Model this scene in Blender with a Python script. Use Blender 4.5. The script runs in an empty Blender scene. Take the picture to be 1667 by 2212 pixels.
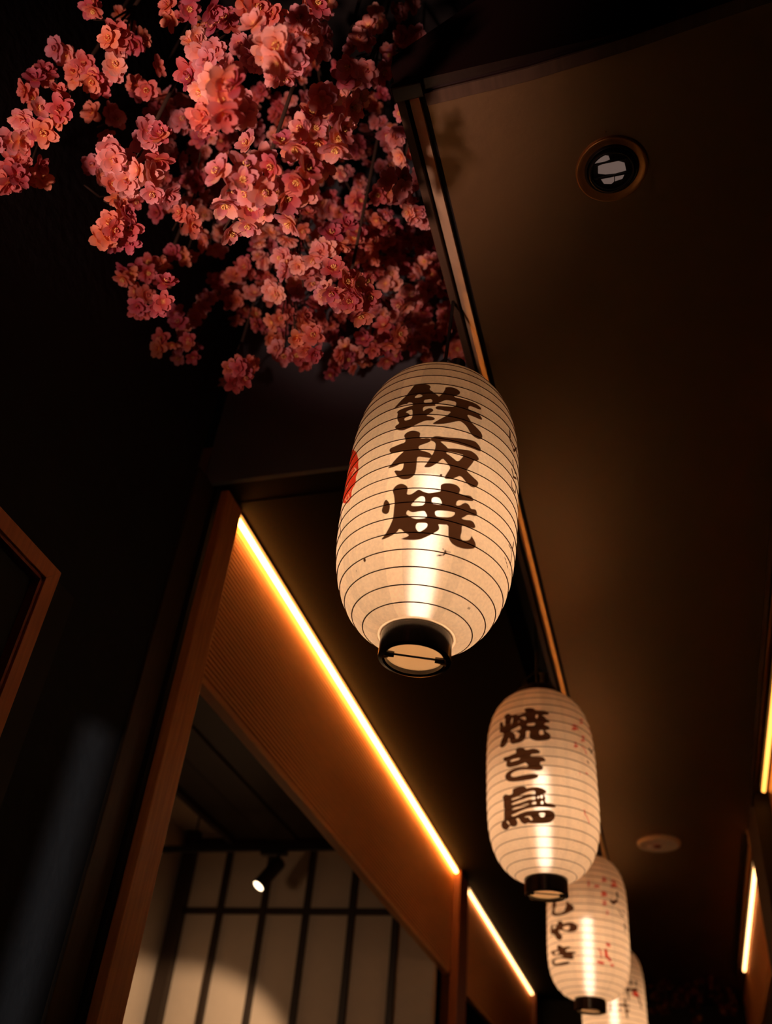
import bpy, bmesh, math, random, json
import numpy as np
from mathutils import Vector, Matrix
random.seed(11); rng = np.random.default_rng(3)
SC = bpy.context.scene; COL = SC.collection
S = 1.25            # metres per plan unit; the soffit hangs one unit above the lens
EYE = 1.45          # height of the lens above the floor
def V(x, y, z): return Vector((x*S, y*S, z*S + EYE))

# ---------------------------------------------------------------- camera, world, light, exposure
ROT = [[0.9614384, 0.1051024, 0.2541449], [0.2628452, -0.6230692, -0.7366798], [0.080923, 0.7750731, -0.6266683]]
cd = bpy.data.cameras.new('camera'); cam = bpy.data.objects.new('camera', cd); COL.objects.link(cam)
cam.matrix_world = Matrix.Translation((0, 0, EYE)) @ Matrix(ROT).to_4x4()
cd.sensor_fit = 'HORIZONTAL'; cd.sensor_width = 36; cd.lens = 42.4623; cd.clip_start = .02
cd.dof.use_dof = True; cd.dof.focus_distance = 1.22; cd.dof.aperture_fstop = 4.8
SC.camera = cam
W = bpy.data.worlds.new('world'); SC.world = W; W.use_nodes = True
W.node_tree.nodes['Background'].inputs[0].default_value = (.5, .3, .2, 1)
W.node_tree.nodes['Background'].inputs[1].default_value = .0006
SC.view_settings.view_transform = 'Standard'; SC.view_settings.look = 'None'
SC.view_settings.exposure = 0; SC.view_settings.gamma = 1; SC.view_settings.use_curve_mapping = False
BULB = 19; LED = 38.0
def spot(name, loc, target, power, color, deg, blend, radius):
    l = bpy.data.lights.new(name, 'SPOT'); l.energy = power; l.color = color
    l.spot_size = math.radians(deg); l.spot_blend = blend; l.shadow_soft_size = radius
    o = bpy.data.objects.new(name, l); COL.objects.link(o); o.location = V(*loc)
    o.rotation_euler = (V(*target) - V(*loc)).to_track_quat('-Z', 'Y').to_euler(); return o
# entrance spotlight on the blossoms, cool light from the street on the left wall, spots in the side room
spot('spot_blossoms', (-.58, -.15, -.15), (-.405, .41, .96), 115, (1, .56, .47), 35, 1, .035)
spot('spot_street', (.20, -.70, .10), (-.69, .95, .36), 190, (1, .97, .98), 24, .9, .010)
spot('spot_room', (-1.02, 2.30, .66), (-1.60, 2.95, .14), 24, (1, .66, .40), 66, .35, .02)
spot('spot_room_fill', (-1.15, 1.7, .5), (-1.2, 2.9, .1), 6, (1, .62, .36), 100, .8, .04)

# ---------------------------------------------------------------- materials
def mat(name): m = bpy.data.materials.new(name); m.use_nodes = True; return m
def N(m, t, **k):
    n = m.node_tree.nodes.new(t)
    for a, b in k.items():
        if a.startswith('i_'): n.inputs[int(a[2:])].default_value = b
        else: setattr(n, a, b)
    return n
def L(m, a, b): m.node_tree.links.new(a, b)
def principled(name, col, rough=.5, spec=.5, metal=0, bump=0, bscale=60, vary=.0, vscale=(4, 4, 4), coat=0):
    m = mat(name); p = m.node_tree.nodes['Principled BSDF']
    p.inputs['Base Color'].default_value = (*col, 1); p.inputs['Roughness'].default_value = rough
    p.inputs['Specular IOR Level'].default_value = spec; p.inputs['Metallic'].default_value = metal
    p.inputs['Coat Weight'].default_value = coat; p.inputs['Coat Roughness'].default_value = .12
    if vary or bump:
        tc = N(m, 'ShaderNodeTexCoord'); mp = N(m, 'ShaderNodeMapping'); L(m, tc.outputs['Object'], mp.inputs[0])
        mp.inputs['Scale'].default_value = vscale
    if vary:
        nz = N(m, 'ShaderNodeTexNoise'); nz.inputs['Scale'].default_value = 6; nz.inputs['Detail'].default_value = 6
        L(m, mp.outputs[0], nz.inputs['Vector'])
        mx = N(m, 'ShaderNodeMix', data_type='RGBA'); L(m, nz.outputs['Fac'], mx.inputs[0])
        mx.inputs[6].default_value = (*[c*(1-vary) for c in col], 1); mx.inputs[7].default_value = (*[min(1, c*(1+vary)) for c in col], 1)
        L(m, mx.outputs[2], p.inputs['Base Color'])
    if bump:
        n2 = N(m, 'ShaderNodeTexNoise'); n2.inputs['Scale'].default_value = bscale; n2.inputs['Detail'].default_value = 4
        L(m, mp.outputs[0], n2.inputs['Vector']); b = N(m, 'ShaderNodeBump'); b.inputs['Strength'].default_value = bump; b.inputs['Distance'].default_value = .004
        L(m, n2.outputs['Fac'], b.inputs['Height']); L(m, b.outputs[0], p.inputs['Normal'])
    return m
def emit(name, col, s):
    m = mat(name); nt = m.node_tree; nt.nodes.remove(nt.nodes['Principled BSDF'])
    e = N(m, 'ShaderNodeEmission'); e.inputs[0].default_value = (*col, 1); e.inputs[1].default_value = s
    L(m, e.outputs[0], nt.nodes['Material Output'].inputs[0]); return m
def wood(name, col, rough, axis):
    sc = [22, 22, 22]; sc[axis] = 1.6
    return principled(name, col, rough, .4, vary=.45, vscale=sc)
M = dict(
    soffit=principled('satin_dark_paint', (.17, .105, .052), .44, .9, .30, bump=.12, bscale=90, vscale=(1, 1, 1)),
    ceil=principled('matt_dark_paint', (.010, .007, .003), .7, .06, bump=.1, bscale=90, vscale=(1, 1, 1)),
    black=principled('black_paint', (.012, .010, .009), .6, .3),
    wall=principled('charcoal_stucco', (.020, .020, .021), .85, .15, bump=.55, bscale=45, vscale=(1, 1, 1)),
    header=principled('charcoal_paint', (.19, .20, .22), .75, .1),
    metal=principled('brushed_trim', (.80, .56, .34), .45, .6, .25, vary=.35, vscale=(3, 3, 3)),
    lacquer=principled('dark_lacquer', (.018, .008, .007), .25, .5),
    batten=wood('dark_batten_wood', (.10, .06, .035), .45, 1),
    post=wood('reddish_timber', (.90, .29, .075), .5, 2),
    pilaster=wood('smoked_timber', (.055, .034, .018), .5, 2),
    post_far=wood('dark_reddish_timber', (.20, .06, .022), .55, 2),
    frame=wood('frame_timber', (.55, .20, .075), .5, 2),
    reveal=wood('frame_reveal_timber', (.30, .09, .04), .5, 2),
    panel=principled('ribbed_panel_wood', (.80, .37, .115), .5, .4, vary=.16, vscale=(22, 1.6, 22)),
    plaster=principled('cream_plaster', (.62, .50, .38), .9, .1, vary=.06),
    darkwood=wood('black_brown_wood', (.030, .017, .010), .5, 2),
    slat=wood('ceiling_board_wood', (.024, .012, .006), .5, 1),
    blackmetal=principled('black_metal', (.015, .013, .013), .4, .5),
    bronze=principled('bronze_reflector', (.62, .30, .09), .38, .5, .8),
    white=principled('cream_plastic', (.92, .74, .52), .45, .4),
    lens=principled('frosted_lens', (.95, .80, .72), .30, .8), lens_reflection=emit('painted_lens_reflection', (1, .66, .54), .13),  # second one emits faintly to stand in for a reflection in the lens
    glass=principled('dark_window_glass', (.02, .02, .022), .06, .8),
    cord=principled('black_cord', (.012, .010, .009), .6, .3),
    ring=principled('black_lacquer_ring', (.016, .010, .010), .22, .6, coat=.4),
    hoop=principled('bamboo_hoop', (.16, .075, .03), .6, .3),
    brass=principled('brass_pin', (.75, .52, .22), .3, .5, 1),
    twig=principled('bark', (.05, .028, .018), .8, .2, vary=.4),
    stamen=principled('yellow_stamens', (.95, .62, .18), .6, .2),
    floor=principled('dark_floor', (.03, .024, .02), .5, .4),
    bulb=emit('lamp_glass', (1, .67, .45), BULB),
    led=emit('led_diffuser', (1, .345, .062), LED),
    led2=emit('led_diffuser_pale', (1, .48, .17), 8),
    led3=emit('led_diffuser_amber', (1, .36, .06), 3.5),
    head=emit('spot_lens', (1, .72, .45), 6),
)
def petal_mat(name, edge, core):
    m = mat(name); nt = m.node_tree; p = nt.nodes['Principled BSDF']
    p.inputs['Roughness'].default_value = .55; p.inputs['Specular IOR Level'].default_value = .25
    at = N(m, 'ShaderNodeAttribute', attribute_name='along'); oi = N(m, 'ShaderNodeObjectInfo')
    cr = N(m, 'ShaderNodeValToRGB'); e = cr.color_ramp.elements
    e[0].position = .02; e[0].color = (.95, .50, .16, 1); e[1].position = .92; e[1].color = (*edge, 1)
    k = cr.color_ramp.elements.new(.34); k.color = (*core, 1)
    L(m, at.outputs['Fac'], cr.inputs[0])
    hs = N(m, 'ShaderNodeHueSaturation'); L(m, cr.outputs[0], hs.inputs['Color'])
    h = N(m, 'ShaderNodeMapRange'); L(m, oi.outputs['Random'], h.inputs[0]); h.inputs[3].default_value = .475; h.inputs[4].default_value = .53
    L(m, h.outputs[0], hs.inputs['Hue'])
    v = N(m, 'ShaderNodeMapRange'); L(m, oi.outputs['Random'], v.inputs[0]); v.inputs[3].default_value = .7; v.inputs[4].default_value = 1.15
    L(m, v.outputs[0], hs.inputs['Value'])
    L(m, hs.outputs[0], p.inputs['Base Color'])
    tr = N(m, 'ShaderNodeBsdfTranslucent'); L(m, hs.outputs[0], tr.inputs[0])
    mx = N(m, 'ShaderNodeMixShader'); mx.inputs[0].default_value = .38
    L(m, p.outputs[0], mx.inputs[1]); L(m, tr.outputs[0], mx.inputs[2]); L(m, mx.outputs[0], nt.nodes['Material Output'].inputs[0])
    return m
def satin(name, dif, gl, fac, rough):
    m = mat(name); nt = m.node_tree; nt.nodes.remove(nt.nodes['Principled BSDF'])
    tc = N(m, 'ShaderNodeTexCoord'); nz = N(m, 'ShaderNodeTexNoise'); nz.inputs['Scale'].default_value = 90; nz.inputs['Detail'].default_value = 4
    L(m, tc.outputs['Object'], nz.inputs['Vector']); b = N(m, 'ShaderNodeBump'); b.inputs['Strength'].default_value = .1; b.inputs['Distance'].default_value = .004
    L(m, nz.outputs['Fac'], b.inputs['Height'])
    d = N(m, 'ShaderNodeBsdfDiffuse'); d.inputs[0].default_value = (*dif, 1); g = N(m, 'ShaderNodeBsdfGlossy'); g.inputs[0].default_value = (*gl, 1); g.inputs['Roughness'].default_value = rough
    L(m, b.outputs[0], d.inputs['Normal']); L(m, b.outputs[0], g.inputs['Normal'])
    x = N(m, 'ShaderNodeMixShader'); x.inputs[0].default_value = fac; L(m, d.outputs[0], x.inputs[1]); L(m, g.outputs[0], x.inputs[2])
    L(m, x.outputs[0], nt.nodes['Material Output'].inputs[0]); return m
M['soffit'] = satin('satin_bronze_paint', (.020, .013, .007), (.90, .60, .31), .42, .48)
M['petal'] = petal_mat('pink_petal', (.85, .25, .24), (.74, .12, .09))
M['petal_pale'] = petal_mat('pale_petal', (.94, .44, .43), (.86, .27, .21))

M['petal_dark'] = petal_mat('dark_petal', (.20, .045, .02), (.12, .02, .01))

def paper_mat():
    m = mat('lantern_paper'); nt = m.node_tree; nt.nodes.remove(nt.nodes['Principled BSDF'])
    def step(attr):
        a = N(m, 'ShaderNodeAttribute', attribute_name=attr); r = N(m, 'ShaderNodeMapRange')
        L(m, a.outputs['Fac'], r.inputs[0]); r.inputs[1].default_value = -.0005; r.inputs[2].default_value = .0005
        r.inputs[3].default_value = 1; r.inputs[4].default_value = 0; return r.outputs[0]
    tc = N(m, 'ShaderNodeTexCoord')
    n1 = N(m, 'ShaderNodeTexNoise'); n1.inputs['Scale'].default_value = 14; n1.inputs['Detail'].default_value = 5; L(m, tc.outputs['Object'], n1.inputs['Vector'])
    n2 = N(m, 'ShaderNodeTexNoise'); n2.inputs['Scale'].default_value = 260; n2.inputs['Detail'].default_value = 2; L(m, tc.outputs['Object'], n2.inputs['Vector'])
    mm = N(m, 'ShaderNodeMix', data_type='RGBA'); L(m, n1.outputs['Fac'], mm.inputs[0])
    mm.inputs[6].default_value = (.86, .66, .44, 1); mm.inputs[7].default_value = (.97, .82, .62, 1)
    fb = N(m, 'ShaderNodeMapRange'); L(m, n2.outputs['Fac'], fb.inputs[0]); fb.inputs[1].default_value = .3; fb.inputs[2].default_value = .7; fb.inputs[3].default_value = .9; fb.inputs[4].default_value = 1.04
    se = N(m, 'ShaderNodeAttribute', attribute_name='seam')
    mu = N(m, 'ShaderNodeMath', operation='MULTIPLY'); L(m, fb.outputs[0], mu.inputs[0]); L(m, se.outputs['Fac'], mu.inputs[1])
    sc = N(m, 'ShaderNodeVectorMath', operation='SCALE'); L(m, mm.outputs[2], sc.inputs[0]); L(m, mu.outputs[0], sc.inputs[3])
    c = sc.outputs[0]
    k, r, w = step('ink'), step('red'), step('white')
    def over(c, f, col):
        x = N(m, 'ShaderNodeMix', data_type='RGBA'); L(m, f, x.inputs[0]); L(m, c, x.inputs[6]); x.inputs[7].default_value = (*col, 1); return x.outputs[2]
    c = over(c, r, (.62, .035, .012)); c = over(c, w, (.90, .66, .42)); c = over(c, k, (.065, .027, .012))
    tr = N(m, 'ShaderNodeBsdfTranslucent'); L(m, c, tr.inputs[0])
    df = N(m, 'ShaderNodeBsdfDiffuse'); L(m, c, df.inputs[0])
    a = N(m, 'ShaderNodeMixShader'); a.inputs[0].default_value = .35; L(m, tr.outputs[0], a.inputs[1]); L(m, df.outputs[0], a.inputs[2])
    rf = N(m, 'ShaderNodeBsdfRefraction'); rf.inputs['IOR'].default_value = 1.32; rf.inputs['Roughness'].default_value = .46; rf.inputs[0].default_value = (.9, .95, 1, 1)
    gm = N(m, 'ShaderNodeMath', operation='SUBTRACT'); gm.inputs[0].default_value = 1; L(m, k, gm.inputs[1])
    g2 = N(m, 'ShaderNodeMath', operation='MULTIPLY'); L(m, gm.outputs[0], g2.inputs[0]); g2.inputs[1].default_value = .085
    b = N(m, 'ShaderNodeMixShader'); L(m, g2.outputs[0], b.inputs[0]); L(m, a.outputs[0], b.inputs[1]); L(m, rf.outputs[0], b.inputs[2])
    L(m, b.outputs[0], nt.nodes['Material Output'].inputs[0]); return m
M['paper'] = paper_mat()

# ---------------------------------------------------------------- helpers
class MB:
    def __init__(s): s.v = []; s.f = []
    def add(s, v, f):
        n = len(s.v); s.v += [tuple(p) for p in v]; s.f += [tuple(i+n for i in q) for q in f]; return s
    def box(s, a, b):                       # plan units
        p = [V(x, y, z) for x in (a[0], b[0]) for y in (a[1], b[1]) for z in (a[2], b[2])]
        return s.add(p, [(0, 1, 3, 2), (4, 6, 7, 5), (0, 4, 5, 1), (2, 3, 7, 6), (0, 2, 6, 4), (1, 5, 7, 3)])
    def prism(s, pts, axis, a, b):          # polygon in the two other axes, extruded along axis (plan units)
        def P(p, t):
            q = list(p); q.insert(axis, t); return V(*q)
        n = len(pts); vs = [P(p, a) for p in pts] + [P(p, b) for p in pts]
        return s.add(vs, [tuple(range(n))[::-1], tuple(range(n, 2*n))] + [(i, (i+1) % n, (i+1) % n+n, i+n) for i in range(n)])
    def tube(s, pts, r, n=6, cap=True):     # metres; r number or list
        pts = [Vector(p) for p in pts]; rs = r if isinstance(r, (list, tuple)) else [r]*len(pts); vs = []; prev = None
        for i, p in enumerate(pts):
            t = (pts[min(i+1, len(pts)-1)] - pts[max(i-1, 0)]).normalized()
            u = (prev - t*prev.dot(t)) if prev is not None else t.orthogonal()
            u.normalize(); prev = u; w = t.cross(u)
            vs += [p + (u*math.cos(2*math.pi*k/n) + w*math.sin(2*math.pi*k/n))*rs[i] for k in range(n)]
        fs = [(i*n+k, i*n+(k+1) % n, (i+1)*n+(k+1) % n, (i+1)*n+k) for i in range(len(pts)-1) for k in range(n)]
        if cap: fs += [tuple(range(n))[::-1], tuple(range((len(pts)-1)*n, len(pts)*n))]
        return s.add(vs, fs)
    def lathe(s, prof, n=48, closed=False): # prof: (r, z) metres, about local z
        m = len(prof); vs = [(r*math.cos(2*math.pi*k/n), r*math.sin(2*math.pi*k/n), z) for r, z in prof for k in range(n)]
        rows = m if closed else m-1
        return s.add(vs, [(i*n+k, i*n+(k+1) % n, ((i+1) % m)*n+(k+1) % n, ((i+1) % m)*n+k) for i in range(rows) for k in range(n)])
    def disc(s, r, z, n=48, c=(0, 0)):
        return s.add([(c[0]+r*math.cos(2*math.pi*k/n), c[1]+r*math.sin(2*math.pi*k/n), z) for k in range(n)], [tuple(range(n))])
    def mesh(s, name, m, smooth=False, bevel=0):
        me = bpy.data.meshes.new(name); me.from_pydata(s.v, [], s.f); me.materials.append(m)
        bm = bmesh.new(); bm.from_mesh(me); bmesh.ops.recalc_face_normals(bm, faces=bm.faces)
        if bevel: bmesh.ops.bevel(bm, geom=list(bm.edges), offset=bevel, segments=2, affect='EDGES', profile=.6)
        bm.to_mesh(me); bm.free()
        if smooth: me.polygons.foreach_set('use_smooth', [True]*len(me.polygons))
        return me
    def build(s, name, m, parent=None, **k):
        return link(name, s.mesh(name, m, **k), parent)
def link(name, me, parent=None):
    o = bpy.data.objects.new(name, me); COL.objects.link(o)
    if parent is not None:
        o.parent = parent
        if me is not None and parent.get('_abs'): o.location = -parent.location
    return o
def tag(o, label=None, cat=None, group=None, kind=None):
    for a, b in (('label', label), ('category', cat), ('group', group), ('kind', kind)):
        if b: o[a] = b
    return o
def root(name, loc, label, cat, group=None):     # an Empty at the base; parts modelled in world metres hang from it
    o = bpy.data.objects.new(name, None); COL.objects.link(o); o.location = loc; o.empty_display_size = .02
    o['_abs'] = 1; return tag(o, label, cat, group)
def struct(name, mb, m, parent=None, **k):
    return tag(mb.build(name, m, parent, **k), kind='structure')
def box(a, b): return MB().box(a, b)
FL = -EYE/S; YE = 4.95; TOP = 1.95; HR = .3

# ---------------------------------------------------------------- room shell
struct('floor', box((-1.75, -1.6, FL-.05), (.9, YE+.1, FL)), M['floor'])
# soffit over the corridor with its bent front edge, and the roof slope above it
edge = [(-.167, .4685), (-.052, .4662), (.055, .4578), (.147, .4469), (.31, .43)]
struct('ceiling', MB().prism(edge + [(.31, YE), (-.167, YE)], 2, 1.0, 1.03), M['soffit'])
struct('ceiling_fascia', MB().prism([(-.2, 1.002), (.31, 1.002), (.31, 1.56), (-.2, 1.04)], 1, .452, .466), M['lacquer'])
roof = MB(); q = [V(x, y, z) for y in (.45, YE) for x, z in ((-.205, 1.04), (.31, 1.565), (.31, 1.60), (-.205, 1.07))]
roof.add(q, [(0, 1, 2, 3), (7, 6, 5, 4), (0, 4, 5, 1), (1, 5, 6, 2), (2, 6, 7, 3), (3, 7, 4, 0)])
struct('ceiling_roof_slope', roof, M['lacquer'])
fr = MB()
for (x0, y0), (x1, y1) in zip(edge, edge[1:]):
    fr.add([V(x0, y0-.002, .9965), V(x1, y1-.002, .9965), V(x1, y1+.012, .9965), V(x0, y0+.012, .9965), V(x0, y0-.002, 1.0), V(x1, y1-.002, 1.0), V(x1, y1+.012, 1.0), V(x0, y0+.012, 1.0)],
           [(0, 1, 2, 3), (0, 4, 5, 1), (3, 2, 6, 7), (4, 7, 6, 5)])
struct('trim_1', fr, M['batten'])
st = MB().prism([(-.1865, 1.003), (-.1735, .993), (-.1735, 1.03), (-.1865, 1.03)], 1, .468, YE)
struct('trim_2', st, M['metal'])
struct('trim_3', box((-.1735, .472, 1.004), (-.167, YE, 1.03)), M['black'])
struct('trim_4', box((-.200, .455, .999), (-.191, YE, 1.03)), M['batten'])
cap = box((-.202, .450, .992), (-.1665, .4675, 1.004))
struct('trim_5', cap, M['lacquer'], bevel=.002)
# left part of the ceiling, the slot the lanterns hang in, the header at the entrance
struct('ceiling_left', box((-.70, 1.108, 1.0), (-.252, YE, 1.02)), M['ceil'])
struct('ceiling_slot', MB().box((-.262, 1.108, 1.02), (-.252, YE, 1.16)).box((-.262, 1.108, 1.16), (-.19, YE, 1.17)), M['black'])
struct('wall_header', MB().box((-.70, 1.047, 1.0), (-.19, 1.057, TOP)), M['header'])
struct('trim_6', box((-.70, 1.057, 1.001), (-.252, 1.108, 1.03)), M['ceil'])
struct('trim_7', box((-.72, 1.0635, FL), (-.678, 1.127, 1.0)), M['black'])
struct('ceiling_void', box((-.75, -1.2, TOP), (.35, 1.06, TOP+.02)), M['black'])
# left wall at the entrance
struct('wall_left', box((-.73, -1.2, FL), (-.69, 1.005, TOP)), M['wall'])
struct('light_blocker_1', box((-.69, -.21, FL), (-.079, -.19, .222)), M['black'])  # added out of view: near side of a slit shaping the wall's light patch
struct('light_blocker_2', box((-.0605, -.21, FL), (.285, -.19, .222)), M['black'])  # added out of view: other side of the slit, ends the patch
struct('light_blocker_top', box((-.69, -.21, .222), (.31, -.19, TOP)), M['black'])  # added unseen panel over the slit, cuts the top of the light patch
struct('wall_end', box((-.72, YE, FL), (.32, YE+.04, 1.6)), M['black'])
struct('wall_right', MB().box((.285, -.2, FL), (.31, YE, .74)).box((.287, -.2, .74), (.31, 2.44, 1.0)), M['darkwood'])

# ---------------------------------------------------------------- window box on the left wall
f0 = root('window_1', V(-.69, .6, -.35), None, None); f0['kind'] = 'structure'
X1, X2 = -.676, -.66; ZB = -.35; Y0, Y1, ZT = -.55, .7487, .5967
box((-.69, -.6, ZB-.02), (X1, Y1+.056, ZT+.002)).build('backing_board', M['black'], f0)
wf = .0215
MB().prism([(Y0, ZT), (Y1, ZT), (Y1-wf, ZT-wf), (Y0, ZT-wf)], 0, X1-.03, X2).build('head_casing', M['frame'], f0, bevel=.0008)
MB().prism([(Y1, ZT), (Y1, ZB), (Y1-wf, ZB), (Y1-wf, ZT-wf)], 0, X1-.03, X2).build('jamb_casing', M['frame'], f0, bevel=.0008)
yi, zi = Y1-wf, ZT-wf
box((X1-.045, yi-.004, ZB), (X2-.004, yi, zi)).build('jamb_reveal', M['reveal'], f0)
box((X1-.045, Y0, zi-.004), (X2-.004, yi, zi)).build('head_reveal', M['reveal'], f0)
struct_s = MB().prism([(yi-.004, zi-.004), (yi-.004, ZB), (yi-.028, ZB), (yi-.028, zi-.028)], 0, X1-.016, X1-.004); struct_s.build('sash_stile', M['frame'], f0)
MB().prism([(Y0, zi-.004), (yi-.004, zi-.004), (yi-.028, zi-.028), (Y0, zi-.028)], 0, X1-.016, X1-.004).build('sash_rail', M['frame'], f0)
box((X1-.014, Y0, ZB), (X1-.010, yi-.028, zi-.028)).build('pane', M['glass'], f0)

# ---------------------------------------------------------------- posts, pilaster, ribbed panels, light strips (left side)
def post(a, b, m, label, group=None, name='timber_post'):
    o = box(a, b).build(name, m, bevel=.0025); return tag(o, label, 'post', group)
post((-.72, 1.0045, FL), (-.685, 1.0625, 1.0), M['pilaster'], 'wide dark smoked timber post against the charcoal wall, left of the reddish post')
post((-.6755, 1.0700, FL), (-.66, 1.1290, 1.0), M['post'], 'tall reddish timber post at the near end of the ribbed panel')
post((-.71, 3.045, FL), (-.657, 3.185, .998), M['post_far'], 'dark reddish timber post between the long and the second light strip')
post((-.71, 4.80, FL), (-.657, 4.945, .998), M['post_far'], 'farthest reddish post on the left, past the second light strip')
def ribbed(y0, y1, z0, z1, x, sgn, n, label, group=None):
    pts = [(x - sgn*.02, z1), (x - sgn*.02, z0)]; h = (z1-z0-.012)/n
    pts += [(x, z0), (x, z0+.012)]
    for i in range(n):
        z = z0+.012+i*h; pts += [(x, z+h*.06), (x + sgn*.0042, z+h*.20), (x + sgn*.0042, z+h*.66), (x, z+h*.80)]
    pts += [(x, z1)]
    o = MB().prism(pts, 1, y0, y1).build('ribbed_panel', M['panel']); return tag(o, label, 'panel', group)
ribbed(1.129, 3.045, .679, .995, -.684, 1, 34, 'long horizontally ribbed orange wood panel under the long light strip', 'ribbed valance panels')
ribbed(3.185, 4.80, .679, .995, -.684, 1, 34, 'second orange wood panel under the shorter light strip behind the far post', 'ribbed valance panels')
ribbed(2.80, 4.72, .745, .985, .275, -1, 28, 'dim brown wood panel below the pale strip on the right wall', 'ribbed valance panels')
def strip(y0, y1, x, z, sg, m, label):
    r = root('light_strip', V(x, y0, z), label, 'light', 'linear lights')
    MB().box((x - sg*.009, y0, z+.0045), (x + sg*.009, y1, z+.0085)).build('housing', M['blackmetal'], r)
    MB().tube([V(x, y0, z), V(x, y1, z)], .0050*S, 8).build('diffuser', m, r); return r
strip(1.134, 3.043, -.672, .991, 1, M['led'], 'long glowing orange light strip along the top of the ribbed panel')
strip(3.215, 4.79, -.672, .991, 1, M['led2'], 'second shorter light strip on the left, behind the far timber post')
strip(2.80, 4.24, .262, .985, -1, M['led2'], 'pale light strip low at the right edge, beyond the round ceiling cover')
post((.235, 2.46, FL), (.2845, 2.74, 1.0), M['darkwood'], 'dark post between the two light strips on the right edge')
strip(1.2, 2.10, .262, .985, -1, M['led3'], 'nearest piece of the amber strip cut by the right edge of the photo')
strip(2.105, 2.28, .262, .985, -1, M['led3'], 'middle piece of the amber strip at the right edge, between two joints')
strip(2.285, 2.415, .262, .985, -1, M['led3'], 'short end piece of the amber strip at the right edge, nearest the post')
box((.274, 1.1, .9), (.278, 2.42, 1.0)).build('reflector_board', M['bronze']); tag(bpy.context.scene.objects['reflector_board'], 'gold board glowing behind the amber strip at the right edge', 'board')
box((.230, 1.1, .962), (.234, 2.46, 1.0)).build('edge_bead', M['lacquer']); tag(bpy.context.scene.objects['edge_bead'], 'thin dark baffle on the ceiling left of the amber strip', 'trim')

bf = box((.230, 2.76, .966), (.234, 4.35, 1.0)).build('edge_bead', M['lacquer']); tag(bf, 'thin dark baffle on the ceiling left of the pale strip', 'trim')
# ---------------------------------------------------------------- side room behind the opening
struct('wall_back', box((-1.66, 2.9, FL), (-.70, 2.94, 1.08)), M['plaster'])
struct('wall_room_left', box((-1.66, 1.13, FL), (-1.61, 2.9, 1.08)), M['plaster'])
struct('wall_room_near', box((-1.66, 1.06, FL), (-.71, 1.10, 1.08)), M['plaster'])
struct('ceiling_room', box((-1.66, 1.06, 1.08), (-.70, 2.94, 1.10)), M['plaster'])
bc = root('boarded_ceiling', V(-1.05, 2.0, 1.045), 'dark boarded canopy under the ceiling of the side room', 'ceiling')
bx = np.linspace(-1.41, -.72, 7)
for i in range(6):
    box((bx[i]+.004, 1.12, 1.045 - .004*(i % 2)), (bx[i+1]-.004, 2.87, 1.062)).build('plank', M['slat'], bc)
box((-1.43, 1.12, 1.03), (-1.41, 2.87, 1.08)).build('edge_board', M['darkwood'], bc)
lt = root('wall_lattice', V(-1.2, 2.89, FL), 'dark timber lattice over the cream wall of the side room', 'lattice')
box((-1.600, 2.865, FL), (-1.556, 2.9, 1.079)).build('corner_post', M['darkwood'], lt)
for x in (-1.430, -1.276, -1.126, -.972, -.826):
    box((x-.010, 2.884, FL), (x+.010, 2.9, 1.035)).build('upright', M['darkwood'], lt)
for z, t in ((1.045, .014), (.819, .0095), (.35, .0095), (-.1, .0095)):
    box((-1.556, 2.887, z-t), (-.71, 2.9, z+t)).build('rail', M['darkwood'], lt)
tk = root('light_track', V(-1.15, 2.66, .94), 'black lighting track crossing in front of the lattice top', 'track')
box((-1.60, 2.652, .932), (-.72, 2.668, .950)).build('rail', M['blackmetal'], tk)
for x in (-1.45, -.85): MB().tube([V(x, 2.66, .945), V(x, 2.66, 1.08)], .004, 8).build('hanger', M['blackmetal'], tk)
sp = root('track_spotlight', V(-1.165, 2.66, .93), 'small black cylinder spotlight hanging from the track, lens glowing', 'lamp')
box((-1.21, 2.648, .918), (-1.125, 2.672, .932)).build('adapter', M['blackmetal'], sp, bevel=.002)
MB().tube([V(-1.150, 2.66, .92), V(-1.150, 2.655, .893)], .007, 10).build('stem', M['blackmetal'], sp)
A, B = V(-1.141, 2.655, .897), V(-1.182, 2.615, .812); ax = (B-A).normalized()
MB().tube([A-ax*.004, A, A+ax*.003, B-ax*.002, B], [.020, .0245, .026, .026, .0245], 28).build('barrel', M['blackmetal'], sp, smooth=False)
MB().tube([B-ax*.001, B+ax*.0006], [.0215, .0215], 28).build('lens', M['head'], sp)

# ---------------------------------------------------------------- fittings in the corridor ceiling
dl = root('recessed_downlight', V(.0252, .604, 1.0), 'adjustable downlight with faintly glowing lens and bronze rim in the near soffit', 'lamp')
dl['_abs'] = 0
def loc_part(mb, name, m, par, **k):
    o = mb.build(name, m, par, **k); return o
R0 = .0415*S
loc_part(MB().lathe([(R0, 0), (R0, -.0015), (R0*.985, -.0035), (R0*.95, -.0042), (R0*.86, -.0018), (R0*.76, -.0008), (R0*.66, -.0006)], 64), 'rim', M['bronze'], dl, smooth=True)
can = MB().lathe([(R0*.75, -.0009), (R0*.72, -.004), (R0*.69, -.0052), (R0*.66, -.002)], 64); loc_part(can, 'bezel', M['blackmetal'], dl, smooth=True)
g = R0*.66
loc_part(MB().lathe([(g, -.001), (g*.96, -.0085), (g*.88, -.0095), (g*.84, -.006), (g*.84, -.001)], 64), 'gimbal_ring', M['blackmetal'], dl, smooth=True)
loc_part(MB().disc(g*.86, -.0015, 48), 'back_plate', M['blackmetal'], dl)
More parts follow.
